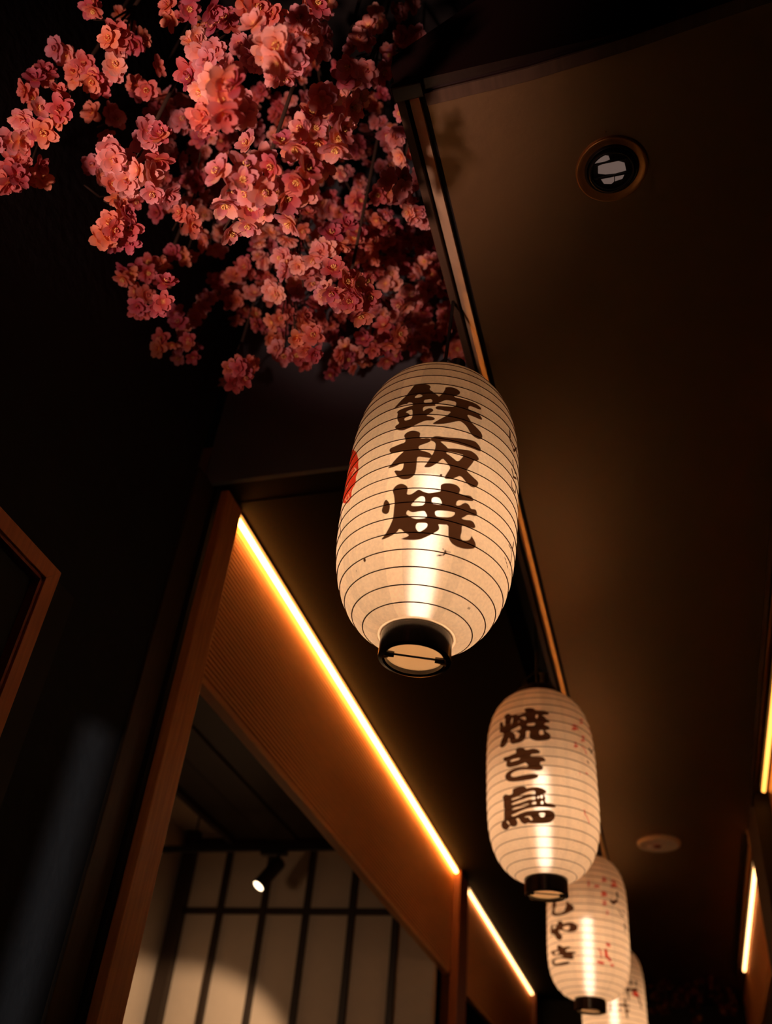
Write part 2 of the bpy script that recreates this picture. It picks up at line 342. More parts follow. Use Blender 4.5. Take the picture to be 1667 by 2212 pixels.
def plate(pts, z, nm, m, t=.0012):
    n = len(pts); pts = [(x*.9, -y*.9) for x, y in pts]; mb = MB().add([(x*R0, y*R0, z) for x, y in pts] + [(x*R0, y*R0, z+t) for x, y in pts],
        [tuple(range(n)), tuple(range(n, 2*n))] + [(i, (i+1) % n, (i+1) % n+n, i+n) for i in range(n)])
    return mb.build(nm, m, dl)
plate([(-.42, -.02), (-.40, .22), (-.20, .27), (.22, .26), (.40, .16), (.43, -.10), (.1, -.13), (-.2, -.10)], -.0036, 'lens', M['lens_reflection'])  # these panes imitate a bright reflection by emission; the downlight is off
plate([(-.50, .34), (-.38, .48), (-.20, .56), (-.06, .50), (-.03, .38), (-.25, .33)], -.0036, 'lens', M['lens_reflection'])
plate([(-.36, -.22), (-.27, -.42), (-.05, -.47), (.04, -.40), (.05, -.22), (-.15, -.24)], -.0036, 'lens', M['lens_reflection'])
plate([(.08, -.22), (.07, -.40), (.30, -.36), (.38, -.20), (.2, -.2)], -.0036, 'lens', M['lens_reflection'])
MB().add([], []).tube([(-.48*R0, -.29*R0, -.005), (.48*R0, -.30*R0, -.005)], .0016, 8).build('crossbar', M['blackmetal'], dl)
MB().tube([(-.50*R0, .155*R0, -.005), (.50*R0, .15*R0, -.005)], .0020, 8).build('crossbar', M['blackmetal'], dl)
MB().lathe([(.0008, 0), (.0016, -.001), (.0008, -.002)], 10).build('screw', M['brass'], dl).location = (-.004, -R0*1.15, 0)
dc = root('ceiling_cover', V(-.012, 2.815, 1.0), 'round cream ceiling cover lit amber in the far soffit', 'cover'); dc['_abs'] = 0
q = .063*S
MB().lathe([(q, 0), (q, -.006), (q*.96, -.012), (q*.84, -.015), (q*.8, -.013), (.001, -.016)], 56).build('dish', M['white'], dc, smooth=True)
MB().lathe([(.014, -.014), (.013, -.019), (.001, -.0195)], 20).build('sensor', M['reveal'], dc, smooth=True).location = (-.006, 0, 0)
MB().lathe([(.009, -.014), (.008, -.020), (.001, -.021)], 20).build('indicator', M['lens'], dc, smooth=True).location = (-.031, .004, 0)

# ---------------------------------------------------------------- paper lanterns
INK = json.loads('''{"1":[[0,0,[[-270,342],[-220,368],[-163,408],[-115,450],[-80,485],[-62,512],[-59,529],[-29,540],[29,540],[87,534],[128,522],[154,504],[157,487],[142,473],[192,450],[236,425],[273,401],[271,362],[235,337],[229,332],[244,321],[225,317],[160,311],[100,309],[106,265],[132,282],[163,294],[202,293],[222,279],[215,268],[176,250],[143,228],[193,225],[233,216],[250,206],[242,193],[205,187],[153,187],[103,174],[47,158],[-3,142],[-47,130],[-86,121],[-128,125],[-173,140],[-204,163],[-196,176],[-148,187],[-178,213],[-198,250],[-190,279],[-210,297],[-182,309],[-127,319],[-58,327],[-21,329],[-26,355],[-84,366],[-88,353],[-128,356],[-178,354],[-221,344]],[[-21,400],[11,428],[38,433],[83,410],[65,401],[25,395]],[[99,371],[143,374],[184,379],[203,351],[148,347],[103,346]],[[-102,278],[-57,288],[-17,292],[-10,241],[-12,210],[-41,204],[-91,200],[-103,225],[-74,233],[-38,241],[-44,255],[-74,269]]],[0,0,[[330,489],[322,500],[383,515],[432,513],[476,502],[505,484],[503,463],[472,447],[442,435],[436,423],[495,421],[566,422],[654,424],[715,422],[762,409],[783,391],[747,379],[686,380],[619,378],[610,345],[680,349],[741,345],[781,326],[798,301],[759,294],[691,295],[593,294],[627,268],[681,233],[743,208],[791,187],[813,162],[796,141],[751,126],[698,132],[653,154],[607,190],[563,211],[524,221],[475,205],[399,180],[324,165],[215,159],[269,187],[329,220],[390,257],[423,284],[354,279],[301,285],[262,285],[237,297],[245,313],[283,320],[349,322],[461,336],[471,378],[403,380],[349,380],[292,358],[248,339],[222,336],[222,383],[269,406],[295,436],[319,464]]],[0,0,[[-79,77],[-47,97],[1,108],[51,103],[95,90],[109,76],[101,59],[109,43],[151,39],[171,44],[205,42],[226,34],[232,19],[204,4],[158,-9],[119,-18],[100,-28],[114,-48],[146,-59],[187,-65],[229,-76],[259,-95],[255,-117],[228,-116],[182,-114],[114,-108],[102,-117],[106,-166],[108,-219],[90,-251],[54,-273],[8,-279],[-34,-273],[-79,-254],[-113,-226],[-141,-196],[-96,-202],[-60,-209],[-38,-197],[-35,-166],[-41,-141],[-85,-153],[-139,-167],[-190,-169],[-225,-165],[-195,-149],[-149,-119],[-98,-85],[-48,-49],[-83,-49],[-141,-54],[-185,-53],[-219,-40],[-233,-19],[-218,-7],[-166,-1],[-102,9],[-49,15],[-55,46]]],[0,0,[[219,39],[250,58],[290,64],[358,63],[447,67],[566,82],[654,91],[716,96],[757,84],[795,65],[806,42],[770,34],[707,33],[631,30],[537,28],[431,30],[326,24],[359,7],[409,-16],[417,-25],[492,-14],[576,-5],[671,8],[726,0],[767,-14],[785,-34],[762,-46],[724,-53],[704,-86],[671,-123],[644,-151],[669,-167],[724,-188],[780,-202],[797,-214],[784,-239],[741,-261],[703,-261],[656,-244],[617,-224],[576,-210],[533,-230],[488,-249],[405,-259],[424,-229],[447,-198],[466,-166],[440,-145],[404,-125],[374,-109],[338,-137],[295,-164],[253,-190],[180,-191],[209,-162],[236,-123],[262,-92],[274,-62],[284,-37],[285,-1],[263,15],[235,22]],[[413,-45],[461,-44],[538,-42],[606,-41],[577,-74],[539,-113],[481,-91],[437,-72],[405,-64]]],[0,0,[[358,-235],[370,-225],[387,-228],[389,-240],[374,-248],[361,-245]]],[0,0,[[-190,-402],[-160,-421],[-139,-448],[-137,-483],[-152,-504],[-183,-505],[-218,-493],[-232,-474],[-225,-445],[-214,-416]]],[0,0,[[-120,-357],[-129,-344],[-108,-322],[-67,-308],[-25,-307],[16,-320],[39,-335],[41,-367],[36,-389],[78,-392],[117,-375],[153,-353],[174,-357],[196,-366],[237,-375],[271,-378],[317,-370],[355,-361],[391,-351],[380,-325],[381,-308],[413,-294],[494,-283],[551,-286],[589,-303],[592,-321],[577,-342],[638,-337],[711,-326],[748,-336],[759,-354],[695,-369],[630,-380],[570,-391],[559,-428],[608,-420],[634,-401],[669,-388],[708,-395],[731,-417],[788,-406],[807,-417],[821,-442],[775,-453],[713,-458],[666,-487],[629,-504],[692,-501],[752,-490],[794,-498],[823,-525],[764,-534],[702,-536],[654,-541],[664,-578],[658,-618],[685,-627],[731,-623],[774,-609],[780,-592],[781,-578],[800,-591],[841,-606],[869,-628],[851,-645],[783,-665],[705,-676],[626,-676],[564,-664],[529,-636],[515,-599],[506,-563],[448,-570],[393,-573],[413,-587],[417,-604],[389,-618],[337,-638],[275,-661],[231,-673],[175,-679],[89,-679],[-6,-673],[38,-666],[108,-652],[49,-633],[-11,-606],[-45,-628],[-97,-643],[-166,-656],[-242,-660],[-205,-644],[-158,-616],[-122,-587],[-96,-546],[-88,-497],[-89,-437],[-99,-391]],[[89,-462],[125,-433],[162,-411],[198,-400],[236,-410],[234,-462],[158,-470],[104,-469]],[[299,-405],[371,-398],[398,-413],[423,-443],[362,-445],[308,-444]],[[63,-493],[96,-508],[131,-511],[190,-503],[244,-500],[256,-514],[274,-524],[264,-542],[171,-554],[115,-544],[71,-528],[46,-519]],[[348,-499],[363,-489],[457,-480],[540,-476],[565,-477],[555,-497],[513,-515],[411,-525],[362,-523]],[[166,-590],[174,-578],[229,-575],[277,-575],[289,-585],[281,-601],[243,-619],[203,-630],[173,-617],[161,-601]]],[0,6,[[485,-706],[508,-715],[583,-713]]],[0,8,[[518,-712],[522,-727],[505,-738],[432,-749]]],[0,17,[[-487,-733],[-478,-742]]],[0,6,[[-647,-768],[-646,-776]]],[0,7,[[1108,-922],[1149,-921]]],[0,11,[[166,-1042],[231,-1042]]],[1,0,[[-1121,309],[-901,199],[-791,122],[-718,35],[-680,-74],[-708,-97],[-705,-168],[-756,-186],[-759,-260],[-839,-267],[-1057,-171],[-1153,-109],[-1149,-18],[-1148,59],[-1147,117],[-1139,192],[-1128,264]]],[2,6,[[-1133,254],[-1140,207]]],[2,9,[[-973,107],[-1045,93],[-1150,86]]],[2,8,[[-799,8],[-743,-30],[-814,-30],[-866,-47]]],[2,7,[[-799,8],[-830,-1],[-887,8]]],[2,8,[[-969,-39],[-973,-77],[-1153,-45]]],[2,6,[[-918,-94],[-1089,-41]]],[2,7,[[-788,-181],[-853,-196],[-931,-194],[-866,-236],[-804,-233],[-839,-194]]],[0,8,[[-968,-244],[-1043,-274]]],[0,11,[[-1020,-287],[-982,-403]]],[0,10,[[-975,-406],[-968,-475]]],[0,17,[[1276,413],[1294,323],[1388,284],[1512,367]]],[0,11,[[1352,185],[1445,124],[1523,154]]],[0,14,[[1333,103],[1398,69],[1501,101]]],[0,11,[[1329,11],[1364,-33],[1478,-27],[1504,42]]],[0,14,[[1516,-390],[1525,-448]]],[0,11,[[1391,-457],[1464,-455],[1548,-533]]],[0,9,[[1343,-561],[1478,-589]]],[0,5,[[1528,-577],[1645,-589]]]],"2":[[0,0,[[-618,569],[-570,587],[-513,594],[-453,576],[-422,554],[-386,551],[-336,559],[-284,538],[-221,542],[-135,549],[-124,568],[-160,588],[-138,606],[-45,609],[38,595],[64,572],[141,570],[229,569],[287,557],[318,537],[304,517],[231,514],[172,509],[235,490],[248,471],[290,460],[323,434],[311,424],[257,421],[214,410],[212,392],[268,387],[309,370],[306,347],[263,338],[221,334],[240,317],[295,298],[323,269],[311,242],[253,220],[149,210],[46,212],[-23,229],[-63,252],[-62,287],[-41,330],[-124,334],[-119,290],[-135,252],[-180,224],[-247,210],[-316,210],[-380,209],[-433,229],[-445,252],[-444,288],[-470,291],[-488,259],[-525,225],[-581,206],[-651,213],[-692,239],[-671,268],[-619,316],[-581,363],[-621,379],[-674,389],[-699,417],[-699,459],[-704,516],[-665,520],[-619,504],[-602,452],[-556,441],[-556,488],[-559,536]],[[-437,440],[-423,485],[-400,520],[-378,517],[-379,478],[-403,440]],[[-292,449],[-265,470],[-234,462],[-249,442]],[[-250,496],[-188,502],[-120,499],[-113,459],[-150,464],[-188,481]],[[-107,392],[-99,414],[-12,417],[49,420],[51,400],[29,384]],[[59,474],[65,516],[112,516],[98,471]],[[-435,371],[-343,382],[-272,396],[-241,402],[-211,381],[-219,364],[-296,354],[-312,342],[-273,327],[-236,312],[-244,291],[-276,263],[-326,268],[-321,298],[-344,328],[-410,359]],[[120,332],[186,337],[191,311],[203,285],[119,275]]],[0,0,[[-328,139],[-306,160],[-242,164],[-174,151],[-149,128],[-103,121],[-37,130],[21,131],[84,116],[123,93],[109,75],[36,71],[-47,71],[-52,44],[21,44],[135,42],[178,31],[213,-3],[200,-11],[106,-17],[104,-40],[146,-59],[160,-85],[137,-103],[74,-109],[-1,-106],[-77,-96],[-168,-90],[-263,-87],[-361,-93],[-429,-108],[-439,-132],[-357,-149],[-252,-145],[-132,-140],[-4,-138],[46,-147],[76,-166],[56,-185],[-20,-197],[-123,-202],[-255,-205],[-382,-199],[-488,-181],[-552,-150],[-567,-117],[-532,-83],[-451,-63],[-345,-56],[-219,-57],[-101,-62],[-90,-51],[-137,-22],[-150,-15],[-218,-26],[-315,-36],[-434,-36],[-497,-27],[-536,-4],[-527,26],[-526,45],[-577,53],[-612,79],[-583,94],[-475,90],[-397,99],[-309,105]],[[-450,29],[-430,42],[-340,49],[-262,53],[-249,29],[-327,24],[-423,21]]],[0,0,[[-642,-325],[-607,-307],[-560,-303],[-516,-315],[-474,-324],[-416,-317],[-407,-300],[-417,-279],[-389,-265],[-296,-258],[-222,-258],[-159,-266],[-153,-288],[-83,-281],[25,-278],[105,-288],[170,-306],[207,-333],[180,-343],[133,-345],[165,-371],[176,-398],[160,-425],[199,-442],[239,-440],[306,-443],[353,-463],[338,-477],[284,-482],[170,-480],[36,-479],[-88,-483],[-187,-492],[-292,-506],[-387,-519],[-466,-523],[-466,-538],[-392,-541],[-295,-526],[-190,-516],[-84,-511],[32,-511],[168,-506],[248,-507],[308,-525],[331,-553],[313,-590],[256,-619],[158,-633],[19,-634],[-123,-628],[-158,-621],[-204,-630],[-248,-626],[-290,-607],[-307,-584],[-334,-564],[-388,-564],[-363,-591],[-354,-614],[-384,-633],[-446,-638],[-502,-626],[-531,-620],[-561,-635],[-616,-647],[-675,-640],[-725,-615],[-738,-584],[-707,-554],[-641,-546],[-626,-493],[-620,-416],[-621,-353]],[[-462,-367],[-333,-359],[-214,-336],[-114,-320],[-31,-314],[8,-325],[-1,-353],[-48,-355],[-102,-342],[-187,-353],[-305,-373],[-439,-382]],[[-459,-417],[-339,-405],[-219,-394],[-105,-381],[4,-372],[2,-407],[-52,-406],[-100,-400],[-192,-415],[-311,-427],[-445,-430]],[[-464,-470],[-345,-455],[-224,-444],[-110,-437],[-119,-454],[-198,-465],[-317,-476],[-452,-479]],[[-77,-447],[-54,-429],[13,-426],[15,-444],[-30,-456]],[[36,-542],[98,-533],[165,-541],[143,-567],[94,-577],[61,-564]],[[-227,-562],[-167,-552],[-111,-558],[-73,-585],[-64,-599],[-97,-604],[-123,-590],[-141,-568],[-199,-569]],[[-604,-566],[-562,-567],[-527,-598],[-529,-616],[-563,-598]],[[34,-380],[65,-368],[66,-396],[36,-396]],[[86,-361],[126,-360],[129,-395],[86,-396]],[[88,-419],[134,-422],[132,-453],[91,-457]]],[1,10,[[1009,564],[1143,590]]],[1,10,[[993,527],[1116,549]]],[1,10,[[1077,592],[1032,510]]],[1,7,[[979,502],[1071,555],[1097,528]]],[1,15,[[765,443],[904,463]]],[1,15,[[762,410],[899,430]]],[1,15,[[828,466],[817,395]]],[1,12,[[755,388],[842,434],[888,411]]],[1,11,[[965,353],[1087,373]]],[1,11,[[960,316],[1078,334]]],[1,11,[[1020,378],[1004,297]]],[1,8,[[951,290],[1029,341],[1067,313]]],[1,11,[[768,244],[860,255]]],[1,11,[[767,214],[858,224]]],[1,11,[[810,263],[805,196]]],[1,8,[[762,193],[821,232],[851,207]]],[1,6,[[1306,540],[1528,595]]],[1,6,[[1290,519],[1537,581]]],[1,6,[[1419,576],[1350,522]]],[1,5,[[1273,504],[1419,558],[1540,574]]],[1,5,[[1327,491],[1553,547]]],[1,5,[[1309,465],[1487,508]]],[1,5,[[1415,522],[1349,459]]],[1,4,[[1291,446],[1403,496],[1441,484]]],[1,14,[[954,245],[1026,224],[1073,180]]],[1,8,[[847,-54],[861,-86]]],[1,12,[[1011,-34],[1081,-44]]],[1,14,[[916,-441],[929,-484]]],[1,11,[[930,-481],[1000,-512],[1067,-554]]],[0,22,[[1205,270],[1292,249]]],[0,15,[[1380,302],[1259,229]]],[0,17,[[1082,104],[1121,86]]],[0,4,[[726,35],[780,37]]],[1,6,[[798,-256],[821,-263]]],[1,7,[[1174,-265],[1214,-274]]]],"3":[[0,0,[[-809,268],[-673,251],[-680,221],[-753,222],[-736,172],[-785,116],[-817,80],[-761,48],[-635,34],[-510,48],[-445,99],[-423,142],[-431,189],[-400,194],[-343,163],[-251,128],[-211,91],[-235,62],[-331,32],[-449,9],[-625,-2],[-806,13],[-931,43],[-957,82],[-891,140],[-942,188],[-906,214],[-825,223]]],[0,0,[[-714,-78],[-675,-64],[-558,-75],[-539,-94],[-528,-119],[-434,-106],[-319,-105],[-218,-121],[-149,-153],[-138,-192],[-179,-230],[-289,-243],[-441,-233],[-566,-205],[-681,-195],[-647,-232],[-558,-279],[-561,-317],[-631,-341],[-715,-326],[-792,-287],[-847,-232],[-1023,-220],[-1011,-182],[-1028,-110],[-956,-84],[-769,-107],[-703,-119]],[[-903,-106],[-783,-120],[-769,-146],[-813,-161],[-908,-155]],[[-564,-171],[-487,-155],[-377,-139],[-340,-161],[-361,-209],[-459,-208]]],[0,0,[[-749,-393],[-696,-393],[-604,-410],[-562,-437],[-437,-430],[-339,-435],[-352,-458],[-471,-471],[-486,-498],[-329,-501],[-201,-509],[-212,-527],[-315,-538],[-274,-576],[-277,-599],[-364,-603],[-483,-590],[-673,-573],[-836,-573],[-929,-592],[-898,-628],[-721,-631],[-514,-625],[-410,-625],[-397,-648],[-487,-666],[-726,-667],[-933,-650],[-1065,-610],[-1062,-578],[-947,-562],[-829,-556],[-586,-566],[-570,-544],[-697,-530],[-897,-525],[-1010,-485],[-1041,-447],[-923,-447],[-748,-464]],[[-902,-492],[-804,-473],[-686,-479],[-691,-507],[-801,-516]]],[1,16,[[512,556],[633,562]]],[1,16,[[511,521],[629,526]]],[1,16,[[569,574],[559,498]]],[1,13,[[504,497],[581,538],[621,507]]],[1,21,[[779,535],[987,555]]],[1,21,[[773,481],[970,499]]],[1,21,[[873,568],[848,450]]],[1,16,[[761,444],[890,513],[954,469]]],[1,11,[[293,426],[422,430]]],[1,11,[[297,405],[425,409]]],[1,11,[[350,437],[353,391]]],[1,9,[[293,390],[371,415],[419,397]]],[1,18,[[473,338],[605,344]]],[1,18,[[475,305],[606,311]]],[1,18,[[531,355],[531,284]]],[1,14,[[470,282],[551,321],[599,293]]],[1,13,[[491,214],[581,216]]],[1,13,[[492,181],[581,183]]],[1,13,[[532,229],[530,159]]],[1,10,[[488,159],[544,195],[576,165]]],[1,10,[[565,80],[635,81]]],[1,10,[[566,52],[634,53]]],[1,10,[[597,93],[595,33]]],[1,8,[[562,33],[606,64],[630,38]]],[1,38,[[514,-459],[519,-531],[629,-573]]],[1,18,[[333,-445],[380,-482],[397,-565]]],[1,28,[[315,-623],[443,-629]]],[1,35,[[551,-377],[604,-385]]],[1,23,[[662,-631],[723,-635]]],[1,19,[[154,475],[156,409]]],[0,39,[[940,380],[948,330]]],[0,35,[[710,241],[784,215],[910,274]]],[0,16,[[964,146],[1036,93],[1164,84]]],[0,15,[[1173,185],[1214,149]]],[0,23,[[1212,4],[1190,-115]]],[0,14,[[1122,-48],[1377,-44]]]],"4":[[0,42,[[690,288],[686,237]]],[0,42,[[883,296],[888,252]]],[0,53,[[518,119],[579,140]]],[0,48,[[687,138],[896,164]]],[0,24,[[535,87],[557,-26]]],[0,32,[[919,57],[993,-34],[1056,-124]]],[0,29,[[428,-40],[418,-181],[460,-333]]],[0,32,[[235,-145],[544,-145]]],[0,27,[[234,-228],[265,-227]]],[0,32,[[464,-226],[520,-222]]],[0,24,[[-17,-139],[-31,-252]]],[1,0,[[668,109],[904,132],[988,75],[1010,34],[881,31],[732,38],[711,69]]]]}''')
def pairs(a): return np.array(a, float).reshape(-1, 2)
def chaikin(p):
    q = np.roll(p, -1, 0); return np.stack([.75*p+.25*q, .25*p+.75*q], 1).reshape(-1, 2)
def segdist(P, A, B):
    d = B-A; l = (d**2).sum(1)+1e-12; best = np.full(len(P), 1e9)
    for a, e, m in zip(A, d, l):
        t = np.clip(((P-a)@e)/m, 0, 1); best = np.minimum(best, ((P-a-t[:, None]*e)**2).sum(1))
    return np.sqrt(best)
def inside(P, p):
    c = np.zeros(len(P), bool); x, y = P.T
    for a, b in zip(np.roll(p, 1, 0), p):
        m = (a[1] > y) != (b[1] > y)
        if m.any(): c ^= m & (x < (b[0]-a[0])*(y-a[1])/(b[1]-a[1]+1e-15)+a[0])
    return c
def lantern(k, prm, nf, per, seams, label):
    y0, zb, zt, R, n, tx, rr = prm; zc = (zb+zt)/2; hh = (zt-zb)/2*S; R *= S
    r = root('paper_lantern', V(-.21 - tx*(zc-zb), y0, zb) - Vector((0, 0, .046*R/.12)), label, 'lantern', 'white paper lanterns'); r['_abs'] = 0
    r.rotation_euler = (0, math.atan(tx), 0)
    OZ = hh + .046*R/.12                              # body centre above the root
    prof = lambda t: R*(rr+(1-rr)*(1-np.abs(t)**n)**(1/1.6))
    # ribs evenly spaced along the outline
    ts = np.linspace(-1, 1, 4001); pr = prof(ts); s = np.concatenate([[0], np.cumsum(np.hypot(np.diff(ts)*hh, np.diff(pr)))])
    NR = 23; ends = np.interp(np.linspace(0, s[-1], NR*per+1), s, ts); rib = ends[::per]
    th = np.concatenate([np.linspace(-1.75, 1.75, nf), np.linspace(1.75, 2*math.pi-1.75, 42)[1:-1]]); nt = len(th)
    ph = np.abs(np.sin(np.linspace(0, NR*math.pi, NR*per+1)))
    rad = prof(ends) + ph*.0011*R/.12
    T, Z = np.meshgrid(th, ends); Rr = np.repeat(rad[:, None], nt, 1)
    co = np.stack([Rr*np.sin(T), -Rr*np.cos(T), Z*hh+OZ], -1).reshape(-1, 3)
    rows = len(ends); i = np.arange(rows-1)[:, None]*nt; j = np.arange(nt)[None]; j2 = (j+1) % nt
    F = np.stack([i+j, i+j2, i+nt+j2, i+nt+j], -1).reshape(-1, 4)
    me = bpy.data.meshes.new('paper'); me.from_pydata(co.tolist(), [], F.tolist()); me.materials.append(M['paper'])
    me.polygons.foreach_set('use_smooth', [True]*len(me.polygons))
    U = np.stack([T.ravel()*R, Z.ravel()*hh], 1); sd = {0: np.full(len(U), .02), 1: np.full(len(U), .02), 2: np.full(len(U), .02)}
    for sh in INK[str(k)]:
        rings = [pairs(a)*[R/1000, hh/1000] for a in sh[2:]]
        if sh[1] == 0: rings = [chaikin(p) for p in rings]
        al = np.concatenate(rings); pad = .004 + sh[1]*R/1000
        idx = np.where((U[:, 0] > al[:, 0].min()-pad) & (U[:, 0] < al[:, 0].max()+pad) & (U[:, 1] > al[:, 1].min()-pad) & (U[:, 1] < al[:, 1].max()+pad))[0]
        if not len(idx): continue
        P = U[idx]
        if sh[1] == 0:
            d = np.minimum.reduce([segdist(P, np.roll(p, 1, 0), p) for p in rings]); c = np.zeros(len(P), bool)
            for p in rings: c ^= inside(P, p)
            d = np.where(c, -d, d)
        else: d = segdist(P, rings[0][:-1], rings[0][1:]) - sh[1]*R/1000
        sd[sh[0]][idx] = np.minimum(sd[sh[0]][idx], d)
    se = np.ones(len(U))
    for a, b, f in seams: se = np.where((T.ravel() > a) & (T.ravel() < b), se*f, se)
    for nm, arr in (('ink', sd[0]), ('red', sd[1]), ('white', sd[2]), ('seam', se)):
        me.attributes.new(nm, 'FLOAT', 'POINT').data.foreach_set('value', arr.astype(np.float32))
    link('paper', me, r)
    for t in rib[1:-1]:
        q = float(prof(t))+.0003; w = .0009*R/.12
        MB().lathe([(q+w, 0), (q, w), (q-w, 0), (q, -w)], 72, True).build('hoop', M['hoop'], r, smooth=True).location = (0, 0, t*hh+OZ)
    e = .345*R; h = .031*R/.12; z0 = OZ-hh; z1 = OZ+hh
    MB().lathe([(rr*R+.0005, z0+.0005), (e, z0-.001)], 72).build('collar', M['disc'], r)
    MB().lathe([(e+.001, z0+.004), (e+.0035, z0+.002), (e+.0035, z0-h), (e-.002, z0-h-.002), (e-.0045, z0-h), (e-.0045, z0+.004)], 72, True).build('bottom_ring', M['ring'], r, smooth=False)
    MB().lathe([(e+.001, z1-.004), (e+.006, z1-.001), (e+.006, z1+h*.55), (e-.003, z1+h*.55), (e-.0045, z1-.004)], 72, True).build('top_ring', M['ring'], r)
    zb2 = z0-h*.82
    MB().lathe([(.001, zb2), (e-.0045, zb2), (e-.0045, zb2+.002), (.001, zb2+.002)], 56).build('bottom_disc', M['disc'], r)
    q = .35; c, sn = math.cos(q), math.sin(q); e2 = e-.003
    MB().tube([(-e2*c, -e2*sn, z0-h+.004), (e2*c, e2*sn, z0-h+.004)], .0013, 8).build('handle_wire', M['blackmetal'], r)
    for sg in (-1, 1):
        MB().tube([(sg*(e2-.013)*c, sg*(e2-.013)*sn, z0-h+.004), (sg*(e2+.0005)*c, sg*(e2+.0005)*sn, z0-h+.004)], [.0042, .0048], 12).build('knob', M['ring'], r)
        MB().tube([(sg*(e2-.006)*c, sg*(e2-.006)*sn, z0-h-.001), (sg*(e2+.001)*c, sg*(e2+.001)*sn, z0-h-.001)], [.0012, .0022], 8).build('pin', M['brass'], r)
    bz = OZ-hh*.36
    MB().lathe([(.001, bz-.10), (.008, bz-.098), (.0115, bz-.09), (.012, bz), (.012, bz+.09), (.009, bz+.099), (.001, bz+.10)], 24).build('bulb', M['bulb'], r, smooth=True)
    MB().lathe([(.014, bz+.095), (.017, bz+.098), (.017, bz+.14), (.004, bz+.144), (.001, bz+.144)], 20).build('socket', M['blackmetal'], r)
    tz = (1.14 if k == 1 else 1.16)*S + EYE - r.location.z
    zr = z1+h*.55
    MB().tube([(.002, 0, bz+.14), (.0, .0, zr+.05), (.003, 0, (zr+tz)/2), (0, 0, tz)], .0030, 8).build('cord', M['cord'], r)
    MB().tube([(-e, 0, zr-.004), (-e*.72, 0, zr+.035), (0, 0, zr+.062), (e*.72, 0, zr+.035), (e, 0, zr-.004)], .0022, 8).build('bail', M['blackmetal'], r)
    MB().tube([(.016, .004, zr+.006), (.020, .004, zr+.052)], [.011, .012], 14).build('junction_box', M['blackmetal'], r)
    return r
def disc_mat():
    m = mat('lantern_base_board'); nt = m.node_tree; nt.nodes.remove(nt.nodes['Principled BSDF'])
    tr = N(m, 'ShaderNodeBsdfTranslucent'); tr.inputs[0].default_value = (.95, .78, .56, 1)
    L(m, tr.outputs[0], nt.nodes['Material Output'].inputs[0]); return m
M['disc'] = disc_mat()
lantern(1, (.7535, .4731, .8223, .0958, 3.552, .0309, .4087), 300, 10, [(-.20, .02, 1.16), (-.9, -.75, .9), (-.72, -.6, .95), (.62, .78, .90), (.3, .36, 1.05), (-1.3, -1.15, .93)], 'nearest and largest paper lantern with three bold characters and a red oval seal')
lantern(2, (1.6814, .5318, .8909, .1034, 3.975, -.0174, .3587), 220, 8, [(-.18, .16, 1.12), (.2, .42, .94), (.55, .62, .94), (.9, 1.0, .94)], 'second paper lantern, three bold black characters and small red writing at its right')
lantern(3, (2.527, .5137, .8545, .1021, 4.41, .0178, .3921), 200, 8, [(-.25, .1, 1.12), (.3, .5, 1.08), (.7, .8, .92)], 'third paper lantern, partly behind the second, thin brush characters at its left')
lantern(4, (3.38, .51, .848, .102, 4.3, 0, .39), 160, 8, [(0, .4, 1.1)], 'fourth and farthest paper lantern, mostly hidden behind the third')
# arm that carries the first lantern's cord, fixed to the soffit batten
ar = MB().tube([V(-.214, .7535, 1.135), V(-.19, .7535, 1.135), V(-.165, .7535, 1.11)], .004, 8).build('cord_hook', M['blackmetal']); tag(ar, 'black metal hook holding the cord of the front lantern', 'hook')

# ---------------------------------------------------------------- blossom branches
def petal_grid(Lp, Wd, cup, curl, notch, tilt, phi, base=.0, nu=4, nv=5):
    vs = []; al = []
    for iv in range(nv+1):
        v = iv/nv
        for iu in range(nu+1):
            u = -1 + 2*iu/nu
            w = Wd*(.16+.84*math.sin(math.pi*min(1, .06+.80*v))**.9)*(1 if v < .999 else .78)
            x = u*w; y = base + v*Lp - notch*(1-abs(u))*max(0, v-.7)/.3 - .10*u*u*Lp*v
            z = cup*(x*x)/Wd + curl*v*v*Lp + .012*math.sin(9*u+5*v)
            y, z = y*math.cos(tilt)-z*math.sin(tilt), y*math.sin(tilt)+z*math.cos(tilt)
            vs.append((x*math.cos(phi)-y*math.sin(phi), x*math.sin(phi)+y*math.cos(phi), z)); al.append(v)
    fs = [(a*(nu+1)+b, a*(nu+1)+b+1, (a+1)*(nu+1)+b+1, (a+1)*(nu+1)+b) for a in range(nv) for b in range(nu)]
    return vs, fs, al
def petal_mesh(name, specs, m):
    V_, F_, A_ = [], [], []
    for sp_ in specs:
        v, f, a = petal_grid(*sp_); n = len(V_); V_ += v; F_ += [tuple(i+n for i in q) for q in f]; A_ += a
    me = bpy.data.meshes.new(name); me.from_pydata(V_, [], F_); me.materials.append(m)
    me.polygons.foreach_set('use_smooth', [True]*len(F_)); me.attributes.new('along', 'FLOAT', 'POINT').data.foreach_set('value', A_); return me
def specs(kind, rnd):
    out = []
    ring = {'outer': (5, 1.02, .35, .22, .06, .14, .12, 0), 'inner': (4, .80, .28, .30, .12, .11, .42, .6), 'core': (3, .44, .18, .5, .4, .06, 1.0, .2)}[kind]
    n, Lp, Wd, cup, curl, nt_, tilt, off = ring
    for i in range(n):
        out.append((Lp*rnd.uniform(.9, 1.08), Wd*rnd.uniform(.9, 1.1), cup*rnd.uniform(.6, 1.3), curl*rnd.uniform(.3, 1.5), nt_, tilt+rnd.uniform(-.22, .22), 2*math.pi*i/n+off+rnd.uniform(-.15, .15)))
    return out
rnd = random.Random(4); FULL, HEART, PETAL = [], [], []
stam = MB()
